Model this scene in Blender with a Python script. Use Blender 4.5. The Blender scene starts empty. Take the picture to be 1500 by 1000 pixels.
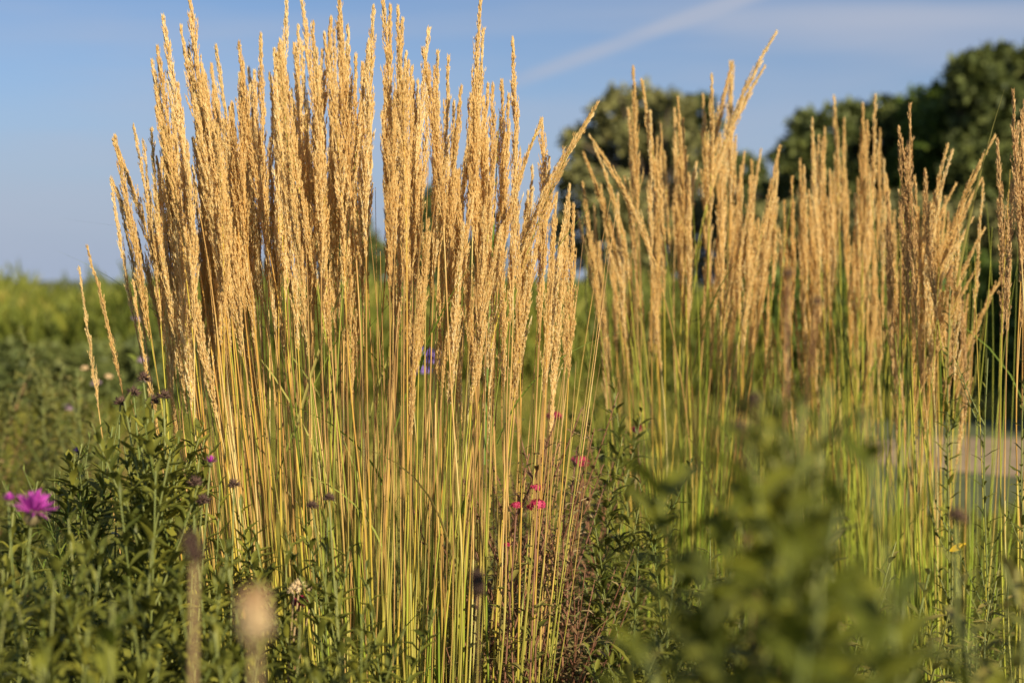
import bpy, math, random
import numpy as np
from mathutils import Vector, Matrix, Quaternion

random.seed(7)
rng = np.random.default_rng(7)
sc = bpy.context.scene
COL = sc.collection
R = math.radians

# ------------------------------------------------------------------ camera
CAM_Z, F = 1.15, 50.0
PITCH = math.atan(90 / 1500 * 36 / F)
FPX = 1500 * F / 36.0
cd = bpy.data.cameras.new('camera'); cam = bpy.data.objects.new('camera', cd); COL.objects.link(cam)
cam.location = (0, 0, CAM_Z); cam.rotation_euler = (math.pi / 2 - PITCH, 0, 0)
cd.lens = F; cd.sensor_width = 36; cd.clip_end = 3000; cd.clip_start = 0.02
cd.dof.use_dof = True; cd.dof.focus_distance = 2.02; cd.dof.aperture_fstop = 3.6; cd.dof.aperture_blades = 9
sc.camera = cam
_f = Vector((0, math.cos(PITCH), -math.sin(PITCH))); _u = Vector((0, math.sin(PITCH), math.cos(PITCH)))

def at(px, py, Y):
    """world point seen at photo pixel (1500x1000) and lying at distance Y along +Y"""
    d = _f + Vector((1, 0, 0)) * ((px - 750) / FPX) + _u * ((500 - py) / FPX)
    return Vector((0, 0, CAM_Z)) + d * (Y / d.y)

# ------------------------------------------------------------------ mesh helpers
class MB:
    def __init__(s): s.V = []; s.Q = []; s.T = []; s.A = []; s.B = []; s.n = 0; s.mq = []; s.mt = []
    def add(s, v, q=None, t=None, a=0.0, b=0.0, m=0):
        v = np.asarray(v, float).reshape(-1, 3); k = len(v)
        s.V.append(v)
        s.A.append(np.broadcast_to(np.asarray(a, float), (k,)).copy()); s.B.append(np.broadcast_to(np.asarray(b, float), (k,)).copy())
        if q is not None and len(q): s.Q.append(np.asarray(q) + s.n); s.mq.append(np.full(len(q), m))
        if t is not None and len(t): s.T.append(np.asarray(t) + s.n); s.mt.append(np.full(len(t), m))
        s.n += k
    def mesh(s, name, mats, smooth=True):
        me = bpy.data.meshes.new(name)
        V = np.concatenate(s.V)
        Q = np.concatenate(s.Q) if s.Q else np.zeros((0, 4), int)
        T = np.concatenate(s.T) if s.T else np.zeros((0, 3), int)
        me.vertices.add(len(V)); me.vertices.foreach_set('co', V.ravel())
        li = np.concatenate([Q.ravel(), T.ravel()]).astype(np.int32)
        me.loops.add(len(li)); me.loops.foreach_set('vertex_index', li)
        me.polygons.add(len(Q) + len(T))
        st = np.concatenate([np.arange(len(Q)) * 4, len(Q) * 4 + np.arange(len(T)) * 3]).astype(np.int32)
        me.polygons.foreach_set('loop_start', st)
        mi = np.concatenate(s.mq + s.mt) if (s.mq or s.mt) else None
        me.polygons.foreach_set('material_index', mi.astype(np.int32))
        me.polygons.foreach_set('use_smooth', np.full(len(Q) + len(T), smooth))
        me.update(calc_edges=True)
        for nm, src in (('v', s.A), ('t', s.B)):
            at_ = me.attributes.new(nm, 'FLOAT', 'POINT'); at_.data.foreach_set('value', np.concatenate(src).astype(np.float32))
        for m in (mats if isinstance(mats, (list, tuple)) else [mats]): me.materials.append(m)
        return me

def norm(a): return a / np.maximum(np.linalg.norm(a, axis=-1, keepdims=True), 1e-9)

def tube(mb, pts, rad, sides=5, a=0.0, b=None, m=0, cap=True):
    pts = np.asarray(pts, float); k = len(pts); rad = np.broadcast_to(np.asarray(rad, float), (k,))
    tan = norm(np.gradient(pts, axis=0))
    ref = np.array([1.0, 0, 0]) if abs(tan[0][0]) < 0.8 else np.array([0, 1.0, 0])
    n1 = norm(np.cross(tan, ref)); n2 = np.cross(tan, n1)
    an = np.arange(sides) * 2 * math.pi / sides
    v = pts[:, None, :] + rad[:, None, None] * (np.cos(an)[None, :, None] * n1[:, None, :] + np.sin(an)[None, :, None] * n2[:, None, :])
    q = []
    for i in range(k - 1):
        for j in range(sides):
            j2 = (j + 1) % sides
            q.append((i * sides + j, i * sides + j2, (i + 1) * sides + j2, (i + 1) * sides + j))
    tt = np.linspace(0, 1, k) if b is None else np.asarray(b)
    v = v.reshape(-1, 3); bb = np.repeat(np.broadcast_to(tt, (k,)), sides)
    t = []
    if cap:
        v = np.vstack([v, pts[-1] + tan[-1] * rad[-1]]); bb = np.append(bb, bb[-1])
        t = [((k - 1) * sides + j, (k - 1) * sides + (j + 1) % sides, k * sides) for j in range(sides)]
    mb.add(v, q, t, a, bb, m)

def spindles(mb, P, D, L, W, a, b, m=0):
    """n little pointed husks: base P, direction D, length L, half-width W"""
    n = len(P); D = norm(D); ref = norm(rng.normal(size=(n, 3)))
    X = norm(np.cross(D, ref)); Y = np.cross(D, X)
    L = L[:, None]; W = W[:, None]
    vs = [P]
    for k in range(3):
        an = k * 2 * math.pi / 3
        vs.append(P + D * L * 0.38 + (X * math.cos(an) + Y * math.sin(an)) * W)
    vs.append(P + D * L)
    v = np.stack(vs, 1).reshape(-1, 3)
    base = (np.arange(n) * 5)[:, None, None]
    t = np.array([(0, 2, 1), (0, 3, 2), (0, 1, 3), (1, 2, 4), (2, 3, 4), (3, 1, 4)])[None] + base
    mb.add(v, None, t.reshape(-1, 3), np.repeat(a, 5), np.repeat(b, 5), m)

def leaves(mb, P, D, L, W, droop, a, fold=0.25, m=0, shape=None, seg=5, U=None, curl=0.0):
    """n lance-shaped leaves, folded along the midrib and bending down"""
    n = len(P); P = np.asarray(P, float); D = norm(np.asarray(D, float))
    up = np.tile([0, 0, 1.0], (n, 1)) if U is None else norm(U)
    S = norm(np.cross(D, up) + 1e-6); N = np.cross(S, D)
    s = np.linspace(0, 1, seg)
    if shape is None: shape = np.sin(np.pi * np.clip(s * 0.93 + 0.05, 0, 1)) ** 0.8
    L = np.broadcast_to(L, (n,))[:, None, None]; W = np.broadcast_to(W, (n,))[:, None, None]
    droop = np.broadcast_to(droop, (n,))[:, None, None]
    s_ = s[None, :, None]
    wav = (rng.normal(size=(n, seg, 1)) * curl) * L
    mid = P[:, None, :] + D[:, None, :] * L * (s_ - 0.25 * abs(droop) * s_ ** 2) - N[:, None, :] * L * droop * s_ ** 2 + N[:, None, :] * wav
    w = shape[None, :, None] * W
    lft = mid + S[:, None, :] * w + N[:, None, :] * w * fold * 2
    rgt = mid - S[:, None, :] * w + N[:, None, :] * w * fold * 2
    v = np.stack([lft, mid, rgt], 2).reshape(n, seg * 3, 3)
    q = []
    for i in range(seg - 1):
        for j in range(2):
            q.append((i * 3 + j, i * 3 + j + 1, (i + 1) * 3 + j + 1, (i + 1) * 3 + j))
    q = np.array(q)[None] + (np.arange(n) * seg * 3)[:, None, None]
    b = np.tile(np.repeat(s, 3), n)
    mb.add(v.reshape(-1, 3), q.reshape(-1, 4), None, np.repeat(np.broadcast_to(a, (n,)), seg * 3), b, m)

# ------------------------------------------------------------------ object helpers
def obj(name, me, parent=None, label=None):
    o = bpy.data.objects.new(name, me); COL.objects.link(o)
    if parent is not None: o.parent = parent
    if label: o['label'] = label
    return o
def thing(name, label, cat, loc=(0, 0, 0), group=None):
    o = bpy.data.objects.new(name, None); COL.objects.link(o); o.empty_display_size = 0.05
    o.location = loc; o['label'] = label; o['category'] = cat
    if group: o['group'] = group
    return o
def part_local(name, mb, mat, root, smooth=True):
    """mesh given in world coordinates, stored relative to its root's location"""
    off = np.array(root.location)
    mb.V = [v - off for v in mb.V]
    return obj(name, mb.mesh(name, mat, smooth), root)

# ------------------------------------------------------------------ materials
def mat_new(name):
    m = bpy.data.materials.new(name); m.use_nodes = True; nt = m.node_tree; nt.nodes.clear()
    return m, nt, nt.nodes, nt.links
def plant_mat(name, stops, trans=0.3, rough=0.6, objvar=0.5, tgrad=None, noise=0.0, nscale=40, satvar=0.1, spec=0.3):
    """colour ramp driven by a mix of per-piece attribute v and the object's random value; tgrad tints by t"""
    m, nt, N, Lk = mat_new(name)
    out = N.new('ShaderNodeOutputMaterial')
    av = N.new('ShaderNodeAttribute'); av.attribute_name = 'v'
    oi = N.new('ShaderNodeObjectInfo')
    mx = N.new('ShaderNodeMix'); mx.data_type = 'FLOAT'; mx.inputs[0].default_value = objvar
    Lk.new(av.outputs['Fac'], mx.inputs[2]); Lk.new(oi.outputs['Random'], mx.inputs[3])
    fac = mx.outputs[0]
    if noise:
        tc = N.new('ShaderNodeTexCoord'); nz = N.new('ShaderNodeTexNoise'); nz.inputs['Scale'].default_value = nscale; nz.inputs['Detail'].default_value = 3
        Lk.new(tc.outputs['Object'], nz.inputs['Vector'])
        ma = N.new('ShaderNodeMath'); ma.operation = 'MULTIPLY_ADD'; ma.inputs[1].default_value = noise; ma.inputs[2].default_value = -noise / 2
        Lk.new(nz.outputs['Fac'], ma.inputs[0])
        ad = N.new('ShaderNodeMath'); ad.operation = 'ADD'; Lk.new(fac, ad.inputs[0]); Lk.new(ma.outputs[0], ad.inputs[1]); fac = ad.outputs[0]
    cr = N.new('ShaderNodeValToRGB'); els = cr.color_ramp.elements
    while len(els) < len(stops): els.new(0.5)
    for e, (p, c) in zip(els, stops): e.position = p; e.color = (*c, 1)
    Lk.new(fac, cr.inputs['Fac']); col = cr.outputs['Color']
    if tgrad:
        at_ = N.new('ShaderNodeAttribute'); at_.attribute_name = 't'
        c2 = N.new('ShaderNodeValToRGB'); e2 = c2.color_ramp.elements
        while len(e2) < len(tgrad): e2.new(0.5)
        for e, (p, c, al) in zip(e2, tgrad): e.position = p; e.color = (*c, al)
        Lk.new(at_.outputs['Fac'], c2.inputs['Fac'])
        mm = N.new('ShaderNodeMix'); mm.data_type = 'RGBA'
        Lk.new(c2.outputs['Alpha'], mm.inputs[0]); Lk.new(col, mm.inputs[6]); Lk.new(c2.outputs['Color'], mm.inputs[7]); col = mm.outputs[2]
    bs = N.new('ShaderNodeBsdfPrincipled'); bs.inputs['Roughness'].default_value = rough
    bs.inputs['Specular IOR Level'].default_value = spec
    Lk.new(col, bs.inputs['Base Color'])
    if trans > 0:
        tr = N.new('ShaderNodeBsdfTranslucent'); Lk.new(col, tr.inputs['Color'])
        ms = N.new('ShaderNodeMixShader'); ms.inputs[0].default_value = trans
        Lk.new(bs.outputs[0], ms.inputs[1]); Lk.new(tr.outputs[0], ms.inputs[2]); Lk.new(ms.outputs[0], out.inputs['Surface'])
    else: Lk.new(bs.outputs[0], out.inputs['Surface'])
    return m

M = {}
M['plume'] = plant_mat('plume_husk', [(0.0, (0.60, 0.38, 0.14)), (0.35, (0.82, 0.60, 0.25)), (0.7, (0.89, 0.71, 0.35)), (1.0, (0.95, 0.87, 0.62))], trans=0.5, rough=0.55, objvar=0.35)
M['plume_b'] = plant_mat('plume_husk_brown', [(0.0, (0.40, 0.22, 0.09)), (0.4, (0.62, 0.39, 0.16)), (0.8, (0.74, 0.51, 0.24)), (1.0, (0.86, 0.70, 0.44))], trans=0.28, rough=0.55, objvar=0.35)
M['culm'] = plant_mat('culm', [(0.08, (0.13, 0.17, 0.03)), (0.25, (0.36, 0.38, 0.05)), (0.42, (0.56, 0.46, 0.07)), (0.58, (0.62, 0.34, 0.07)), (0.72, (0.34, 0.19, 0.07)), (0.85, (0.66, 0.40, 0.14)), (0.95, (0.72, 0.60, 0.26))],
    trans=0.12, rough=0.38, objvar=0.82, spec=0.5, noise=0.5, nscale=9, tgrad=[(0.0, (0.15, 0.25, 0.025), 0.85), (0.5, (0.28, 0.37, 0.035), 0.5), (0.64, (0.55, 0.40, 0.08), 0.05)])
M['blade'] = plant_mat('grass_blade', [(0.0, (0.10, 0.20, 0.03)), (0.45, (0.28, 0.36, 0.06)), (0.75, (0.52, 0.42, 0.14)), (1.0, (0.66, 0.52, 0.28))], trans=0.4, rough=0.5, objvar=0.6)
def green(name, d, l, y=None, **k):
    y = y or (0.30, 0.32, 0.05)
    return plant_mat(name, [(0.0, d), (0.55, l), (0.93, tuple((a + b) / 2 for a, b in zip(l, y))), (1.0, y)], **k)
M['aster'] = green('aster_leaf', (0.056, 0.070, 0.010), (0.165, 0.172, 0.030), (0.40, 0.36, 0.045), trans=0.32, rough=0.48, objvar=0.35, noise=0.3, nscale=30)
M['herb'] = green('herb_leaf', (0.10, 0.17, 0.02), (0.20, 0.28, 0.045), (0.40, 0.38, 0.06), trans=0.38, rough=0.5, objvar=0.3, noise=0.3, nscale=25)
M['weed'] = green('weed_leaf', (0.07, 0.085, 0.014), (0.19, 0.185, 0.040), (0.48, 0.36, 0.12), trans=0.3, rough=0.5, objvar=0.4, noise=0.3, nscale=25)
M['broad'] = green('broad_leaf', (0.065, 0.085, 0.009), (0.17, 0.185, 0.022), (0.34, 0.33, 0.05), trans=0.4, rough=0.45, objvar=0.3, noise=0.3, nscale=15)
M['stem_g'] = plant_mat('green_stem', [(0, (0.10, 0.14, 0.03)), (1, (0.22, 0.22, 0.07))], trans=0, rough=0.5)
M['stem_r'] = plant_mat('reddish_stem', [(0, (0.13, 0.055, 0.035)), (1, (0.27, 0.13, 0.07))], trans=0, rough=0.55)
M['stem_t'] = plant_mat('dry_stem', [(0, (0.26, 0.17, 0.085)), (1, (0.42, 0.29, 0.15))], trans=0, rough=0.7, noise=0.6, nscale=60)
M['rust'] = plant_mat('rusty_leaf', [(0, (0.12, 0.07, 0.035)), (0.3, (0.22, 0.13, 0.06)), (0.55, (0.18, 0.19, 0.06)), (0.8, (0.36, 0.27, 0.12)), (1, (0.50, 0.38, 0.20))], trans=0.25, rough=0.6, objvar=0.2)
M['magenta'] = plant_mat('magenta_petal', [(0, (0.40, 0.035, 0.36)), (1, (0.66, 0.12, 0.58))], trans=0.35, rough=0.5, objvar=0.2)
M['violet'] = plant_mat('violet_petal', [(0, (0.22, 0.13, 0.50)), (1, (0.42, 0.30, 0.62))], trans=0.35, rough=0.5, objvar=0.2)
M['lilac'] = plant_mat('lilac_petal', [(0, (0.28, 0.19, 0.26)), (1, (0.42, 0.31, 0.38))], trans=0.3, rough=0.6, objvar=0.3)
M['crimson'] = plant_mat('crimson_petal', [(0, (0.32, 0.018, 0.055)), (1, (0.60, 0.07, 0.16))], trans=0.3, rough=0.5, objvar=0.2)
M['spent'] = plant_mat('spent_head', [(0, (0.042, 0.022, 0.022)), (0.7, (0.12, 0.068, 0.048)), (1, (0.24, 0.16, 0.10))], trans=0.1, rough=0.8, objvar=0.2)
M['tanhead'] = plant_mat('tan_head', [(0, (0.62, 0.43, 0.22)), (1, (0.86, 0.68, 0.42))], trans=0.25, rough=0.8, objvar=0.1, tgrad=[(0.0, (0.85, 0.66, 0.40), 0.4), (0.6, (0.7, 0.45, 0.25), 0.1), (0.9, (0.40, 0.18, 0.08), 0.8)])
M['calyx'] = plant_mat('calyx', [(0, (0.10, 0.13, 0.04)), (1, (0.18, 0.12, 0.07))], trans=0, rough=0.6)
M['yellow'] = plant_mat('yellow_leaf', [(0, (0.75, 0.45, 0.02)), (1, (0.85, 0.58, 0.04))], trans=0.4, rough=0.5)
M['bark'] = plant_mat('bark', [(0, (0.07, 0.05, 0.035)), (1, (0.17, 0.13, 0.09))], trans=0, rough=0.9, noise=1.0, nscale=6)
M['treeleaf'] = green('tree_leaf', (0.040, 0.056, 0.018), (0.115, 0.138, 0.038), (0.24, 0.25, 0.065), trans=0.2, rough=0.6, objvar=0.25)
M['treeleaf2'] = green('tree_leaf_olive', (0.075, 0.080, 0.032), (0.20, 0.195, 0.07), (0.32, 0.29, 0.10), trans=0.2, rough=0.6, objvar=0.2)
M['hedgeleaf'] = green('hedge_leaf', (0.035, 0.065, 0.012), (0.10, 0.15, 0.025), (0.22, 0.24, 0.04), trans=0.25, rough=0.6, objvar=0.3)
M['meadow'] = green('meadow_blade', (0.085, 0.095, 0.012), (0.19, 0.195, 0.026), (0.44, 0.34, 0.085), trans=0.35, rough=0.6, objvar=0.0)
M['bank'] = green('bank_leaf', (0.065, 0.085, 0.012), (0.19, 0.215, 0.030), (0.40, 0.33, 0.06), trans=0.35, rough=0.6, objvar=0.0)

def ground_mat(name, c1, c2, scale):
    m, nt, N, Lk = mat_new(name)
    out = N.new('ShaderNodeOutputMaterial'); bs = N.new('ShaderNodeBsdfPrincipled'); bs.inputs['Roughness'].default_value = 0.95
    tc = N.new('ShaderNodeTexCoord')
    nz = N.new('ShaderNodeTexNoise'); nz.inputs['Scale'].default_value = scale; nz.inputs['Detail'].default_value = 8; Lk.new(tc.outputs['Object'], nz.inputs['Vector'])
    cr = N.new('ShaderNodeValToRGB'); cr.color_ramp.elements[0].position = 0.35; cr.color_ramp.elements[1].position = 0.68
    cr.color_ramp.elements[0].color = (*c1, 1); cr.color_ramp.elements[1].color = (*c2, 1); Lk.new(nz.outputs['Fac'], cr.inputs['Fac']); Lk.new(cr.outputs['Color'], bs.inputs['Base Color'])
    bp = N.new('ShaderNodeBump'); bp.inputs['Strength'].default_value = 0.5; bp.inputs['Distance'].default_value = 0.03; Lk.new(nz.outputs['Fac'], bp.inputs['Height']); Lk.new(bp.outputs['Normal'], bs.inputs['Normal'])
    Lk.new(bs.outputs[0], out.inputs['Surface']); return m
M['ground'] = ground_mat('ground_soil_grass', (0.055, 0.070, 0.020), (0.11, 0.115, 0.04), 3.0)
M['sand'] = ground_mat('sandy_path', (0.22, 0.155, 0.09), (0.36, 0.26, 0.155), 5.0)

# ------------------------------------------------------------------ world and sun
SUN_EL, SUN_AZ = R(28), R(34)          # azimuth: from behind the camera (-Y) towards +X
to_sun = Vector((math.sin(SUN_AZ) * math.cos(SUN_EL), -math.cos(SUN_AZ) * math.cos(SUN_EL), math.sin(SUN_EL)))
w = bpy.data.worlds.new('World'); sc.world = w; w.use_nodes = True
N = w.node_tree.nodes; Lk = w.node_tree.links; N.clear()
wo = N.new('ShaderNodeOutputWorld'); bg = N.new('ShaderNodeBackground'); sky = N.new('ShaderNodeTexSky')
sky.sky_type = 'NISHITA'; sky.sun_disc = False; sky.sun_elevation = SUN_EL
sky.sun_rotation = math.atan2(to_sun.x, to_sun.y); sky.air_density = 1.0; sky.dust_density = 0.6; sky.ozone_density = 2.5
bg.inputs['Strength'].default_value = 0.066
tc = N.new('ShaderNodeTexCoord')
sep = N.new('ShaderNodeSeparateXYZ'); Lk.new(tc.outputs['Generated'], sep.inputs[0])
def mth(op, a, b=None, c=None):
    n = N.new('ShaderNodeMath'); n.operation = op
    for i, x in enumerate((a, b, c)):
        if x is None: continue
        if isinstance(x, (int, float)): n.inputs[i].default_value = x
        else: Lk.new(x, n.inputs[i])
    return n.outputs[0]
def smooth(x, lo, hi):
    n = N.new('ShaderNodeMapRange'); n.interpolation_type = 'SMOOTHSTEP'; n.inputs['From Min'].default_value = lo; n.inputs['From Max'].default_value = hi
    Lk.new(x, n.inputs['Value']); return n.outputs[0]
def dotv(vec):
    n = N.new('ShaderNodeVectorMath'); n.operation = 'DOT_PRODUCT'; Lk.new(tc.outputs['Generated'], n.inputs[0]); n.inputs[1].default_value = vec; return n.outputs['Value']
def plane_of(p1, p2):
    a = (at(*p1, 1) - cam.location); b = (at(*p2, 1) - cam.location); return a.cross(b).normalized()
# thin high cloud: stretched noise; two old contrails lie along great circles
nz = N.new('ShaderNodeTexNoise'); nz.inputs['Scale'].default_value = 1.0; nz.inputs['Detail'].default_value = 5; nz.inputs['Roughness'].default_value = 0.5
mp = N.new('ShaderNodeMapping'); mp.inputs['Scale'].default_value = (2.2, 2.2, 16); mp.inputs['Rotation'].default_value = (0, R(7), 0)
Lk.new(tc.outputs['Generated'], mp.inputs['Vector']); Lk.new(mp.outputs[0], nz.inputs['Vector'])
cirrus = mth('MULTIPLY', smooth(nz.outputs['Fac'], 0.40, 0.74), 0.5)
def trail(p1, p2, wd, x0, x1, k):
    d = mth('ABSOLUTE', dotv(plane_of(p1, p2)))
    core = mth('SUBTRACT', 1.0, smooth(d, wd * 0.15, wd))
    xr = mth('DIVIDE', sep.outputs['X'], sep.outputs['Y'])
    return mth('MULTIPLY', mth('MULTIPLY', core, smooth(xr, x0, x0 + abs(x1 - x0) * 0.4)), k)
t1 = trail((760, 118), (1060, 8), 0.0078, -0.03, 0.12, 0.5)
t2 = trail((0, 48), (1100, 28), 0.012, -0.5, 0.3, 0.18)
t3 = trail((1000, 20), (1500, 60), 0.03, 0.08, 0.3, 0.32)
msk = mth('MINIMUM', mth('ADD', mth('ADD', cirrus, t1), mth('ADD', t2, t3)), 0.85)
hs = N.new('ShaderNodeHueSaturation'); hs.inputs['Saturation'].default_value = 0.82; hs.inputs['Value'].default_value = 1.0; Lk.new(sky.outputs[0], hs.inputs['Color'])
mxc = N.new('ShaderNodeMix'); mxc.data_type = 'RGBA'; mxc.inputs[7].default_value = (4.3, 4.75, 5.9, 1)
tint = N.new('ShaderNodeMix'); tint.data_type = 'RGBA'; tint.blend_type = 'MULTIPLY'; tint.inputs[0].default_value = 1; tint.inputs[7].default_value = (0.60, 0.735, 0.94, 1); Lk.new(hs.outputs[0], tint.inputs[6])
low = N.new('ShaderNodeMix'); low.data_type = 'RGBA'; low.inputs[7].default_value = (3.7, 4.35, 5.7, 1); Lk.new(mth('MULTIPLY', mth('SUBTRACT', 1.0, smooth(sep.outputs['Z'], 0.0, 0.17)), 0.95), low.inputs[0]); Lk.new(tint.outputs[2], low.inputs[6])
Lk.new(msk, mxc.inputs[0]); Lk.new(low.outputs[2], mxc.inputs[6]); Lk.new(mxc.outputs[2], bg.inputs['Color']); Lk.new(bg.outputs[0], wo.inputs['Surface'])
sl = bpy.data.lights.new('sun', 'SUN'); sl.energy = 4.9; sl.angle = R(0.6); sl.color = (1.0, 0.875, 0.62)
so = bpy.data.objects.new('sun', sl); COL.objects.link(so); so.rotation_euler = to_sun.to_track_quat('Z', 'Y').to_euler()
so.location = (5, -5, 6)
sc.view_settings.view_transform = 'Standard'; sc.view_settings.look = 'None'; sc.view_settings.exposure = 0.64; sc.view_settings.gamma = 1.0
sc.cycles.max_bounces = 9; sc.cycles.diffuse_bounces = 6; sc.cycles.transparent_max_bounces = 4; sc.cycles.use_denoising = True

# ------------------------------------------------------------------ ground
def sheet(name, pts, z, mat, res=1):
    mb = MB(); mb.add([(x, y, z) for x, y in pts], [list(range(4))], None)
    o = obj(name, mb.mesh(name, mat, False)); o['kind'] = 'structure'; return o
sheet('ground', [(-700, -60), (700, -60), (700, 1500), (-700, 1500)], 0, M['ground'])
mb = MB()
ed = []
for i in range(25):
    x = 2.1 + i * 0.9
    ed.append((x, 7.2 + 0.35 * math.sin(i * 0.9) - i * 0.02, 10.2 + 0.2 * math.sin(i * 1.3 + 1) + i * 0.05))
v = []
for i, (x, y0, y1) in enumerate(ed):
    if i == 0: y0, y1 = 9.0, 9.6
    if i == 1: y0, y1 = 8.2, 10.4
    v += [(x, y0, .004), (x, y1, .004)]
mb.add(v, [(2 * i, 2 * i + 2, 2 * i + 3, 2 * i + 1) for i in range(24)])
o = obj('sandy_path', mb.mesh('sandy_path', M['sand'], False)); o['kind'] = 'structure'

# ------------------------------------------------------------------ feather reed grass
STALK = 1.5
def stalk_variant(i, sparse=False, bend=0.0):
    b1 = rng.uniform(-0.035, 0.035); b2 = rng.uniform(-0.012, 0.012); b3 = rng.uniform(-0.006, 0.006)
    plen = rng.uniform(0.25, 0.36) if not sparse else rng.uniform(0.24, 0.30)
    def path(t):
        t = np.asarray(t, float)
        x = b1 * np.sin(np.pi * t ** 1.4) + b3 * np.sin(np.pi * 5 * t) + bend * (t ** 4 - t)
        y = b2 * np.sin(np.pi * 2 * t)
        return np.stack([x, y, t * STALK], -1)
    t = np.linspace(0, 1, 34)
    mb = MB()
    rad = np.interp(t, [0, 0.5, 1 - plen / STALK, 1], [0.0019, 0.00135, 0.00095, 0.0004])
    for nd in (0.18, 0.36, 0.55): rad = rad + 0.0007 * np.exp(-((t - nd) / 0.016) ** 2)
    tube(mb, path(t), rad, 5, a=rng.uniform(), b=t)
    # leaf sheath wrapped round part of the culm
    t2 = np.linspace(0.30, rng.uniform(0.5, 0.6), 8)
    tube(mb, path(t2) + [0.0003, 0, 0], np.linspace(0.0023, 0.0015, 8), 5, a=rng.uniform(), b=t2, cap=False)
    culm = mb.mesh('stem', M['culm'])
    mb = MB()
    t0 = 1 - plen / STALK
    nb = int(78 if not sparse else 46)
    bulge = rng.uniform(0.45, 0.62) if sparse else rng.uniform(0.72, 1.08)
    lump = rng.uniform(0, 6.28, 3)
    P, D, L, W, A = [], [], [], [], []
    for k in range(nb):
        u = (k + rng.uniform(0, 1)) / nb
        env = np.interp(u, [0, 0.08, 0.3, 0.6, 0.85, 1], [0.35, 0.8, 1.05, 0.72, 0.3, 0.05]) * bulge
        env *= 1 + 0.22 * math.sin(u * 17 + lump[0]) + 0.14 * math.sin(u * 41 + lump[1])
        an = rng.uniform(0, 2 * math.pi); rd = np.array([math.cos(an), math.sin(an), 0])
        bl = min((0.012 + 0.036 * env) * rng.uniform(0.75, 1.2), 0.004 + (1 - u) * plen * 0.8)
        if rng.uniform() < 0.09: bl *= 1.25; env *= 1.9
        ns = int(11 + 18 * min(env, 1))
        tb = t0 + (1 - t0) * u * 0.985; base = path(tb); ax = path(min(tb + 0.01, 1.0)) - path(min(tb + 0.01, 1.0) - 0.01); ax = ax / np.linalg.norm(ax)
        bt = rng.uniform(0.2, 0.9)
        for j in range(ns):
            s = (j + rng.uniform()) / ns
            zz = s * bl
            p = base + ax * zz + rd * (env * 0.0078 * (s ** 0.75)) + rng.normal(size=3) * 0.0008
            P.append(p); d = ax + rd * rng.uniform(0.0, 0.22) + rng.normal(size=3) * 0.085
            D.append(d); L.append(rng.uniform(0.0055, 0.0092)); W.append(rng.uniform(0.0005, 0.0008)); A.append(np.clip(bt * 0.5 + rng.uniform(0, 0.6), 0, 1))
    P = np.array(P); P[:, 2] = np.minimum(P[:, 2], STALK + 0.008)
    spindles(mb, P, np.array(D), np.array(L), np.array(W), np.array(A), P[:, 2] / STALK)
    plume = mb.mesh('plume', M['plume'], False)
    return culm, plume
NV = 16
VAR = [stalk_variant(i) for i in range(NV)]
BENT = [stalk_variant(i, False, [0.10, 0.17, 0.24, 0.3, 0.045][i]) for i in range(5)]
SPV = [stalk_variant(i, True) for i in range(5)]
BROWN = []
for c, p in VAR[:6]:
    q = p.copy(); q.materials.clear(); q.materials.append(M['plume_b']); BROWN.append((c, q))

def stalk_matrix(base, tip, roll):
    ch = tip - base
    q = Vector((0, 0, 1)).rotation_difference(ch.normalized()) @ Quaternion((0, 0, 1), roll)
    return Matrix.Translation(base) @ q.to_matrix().to_4x4() @ Matrix.Scale(ch.length / STALK, 4)

def mesh_arrays(me):
    if 'np' in me: pass
    n = len(me.vertices); co = np.empty(n * 3); me.vertices.foreach_get('co', co); co = co.reshape(-1, 3)
    k = len(me.loops); li = np.empty(k, np.int32); me.loops.foreach_get('vertex_index', li)
    tot = np.empty(len(me.polygons), np.int32); me.polygons.foreach_get('loop_total', tot)
    st = np.cumsum(tot) - tot
    Q = np.array([li[s:s + 4] for s in st[tot == 4]]) if (tot == 4).any() else None
    T = np.array([li[s:s + 3] for s in st[tot == 3]]) if (tot == 3).any() else None
    a = np.empty(n, np.float32); me.attributes['v'].data.foreach_get('value', a)
    b = np.empty(n, np.float32); me.attributes['t'].data.foreach_get('value', b)
    return co, Q, T, a, b
_cache = {}
def arrays(me):
    if me.name not in _cache: _cache[me.name] = mesh_arrays(me)
    return _cache[me.name]

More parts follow.
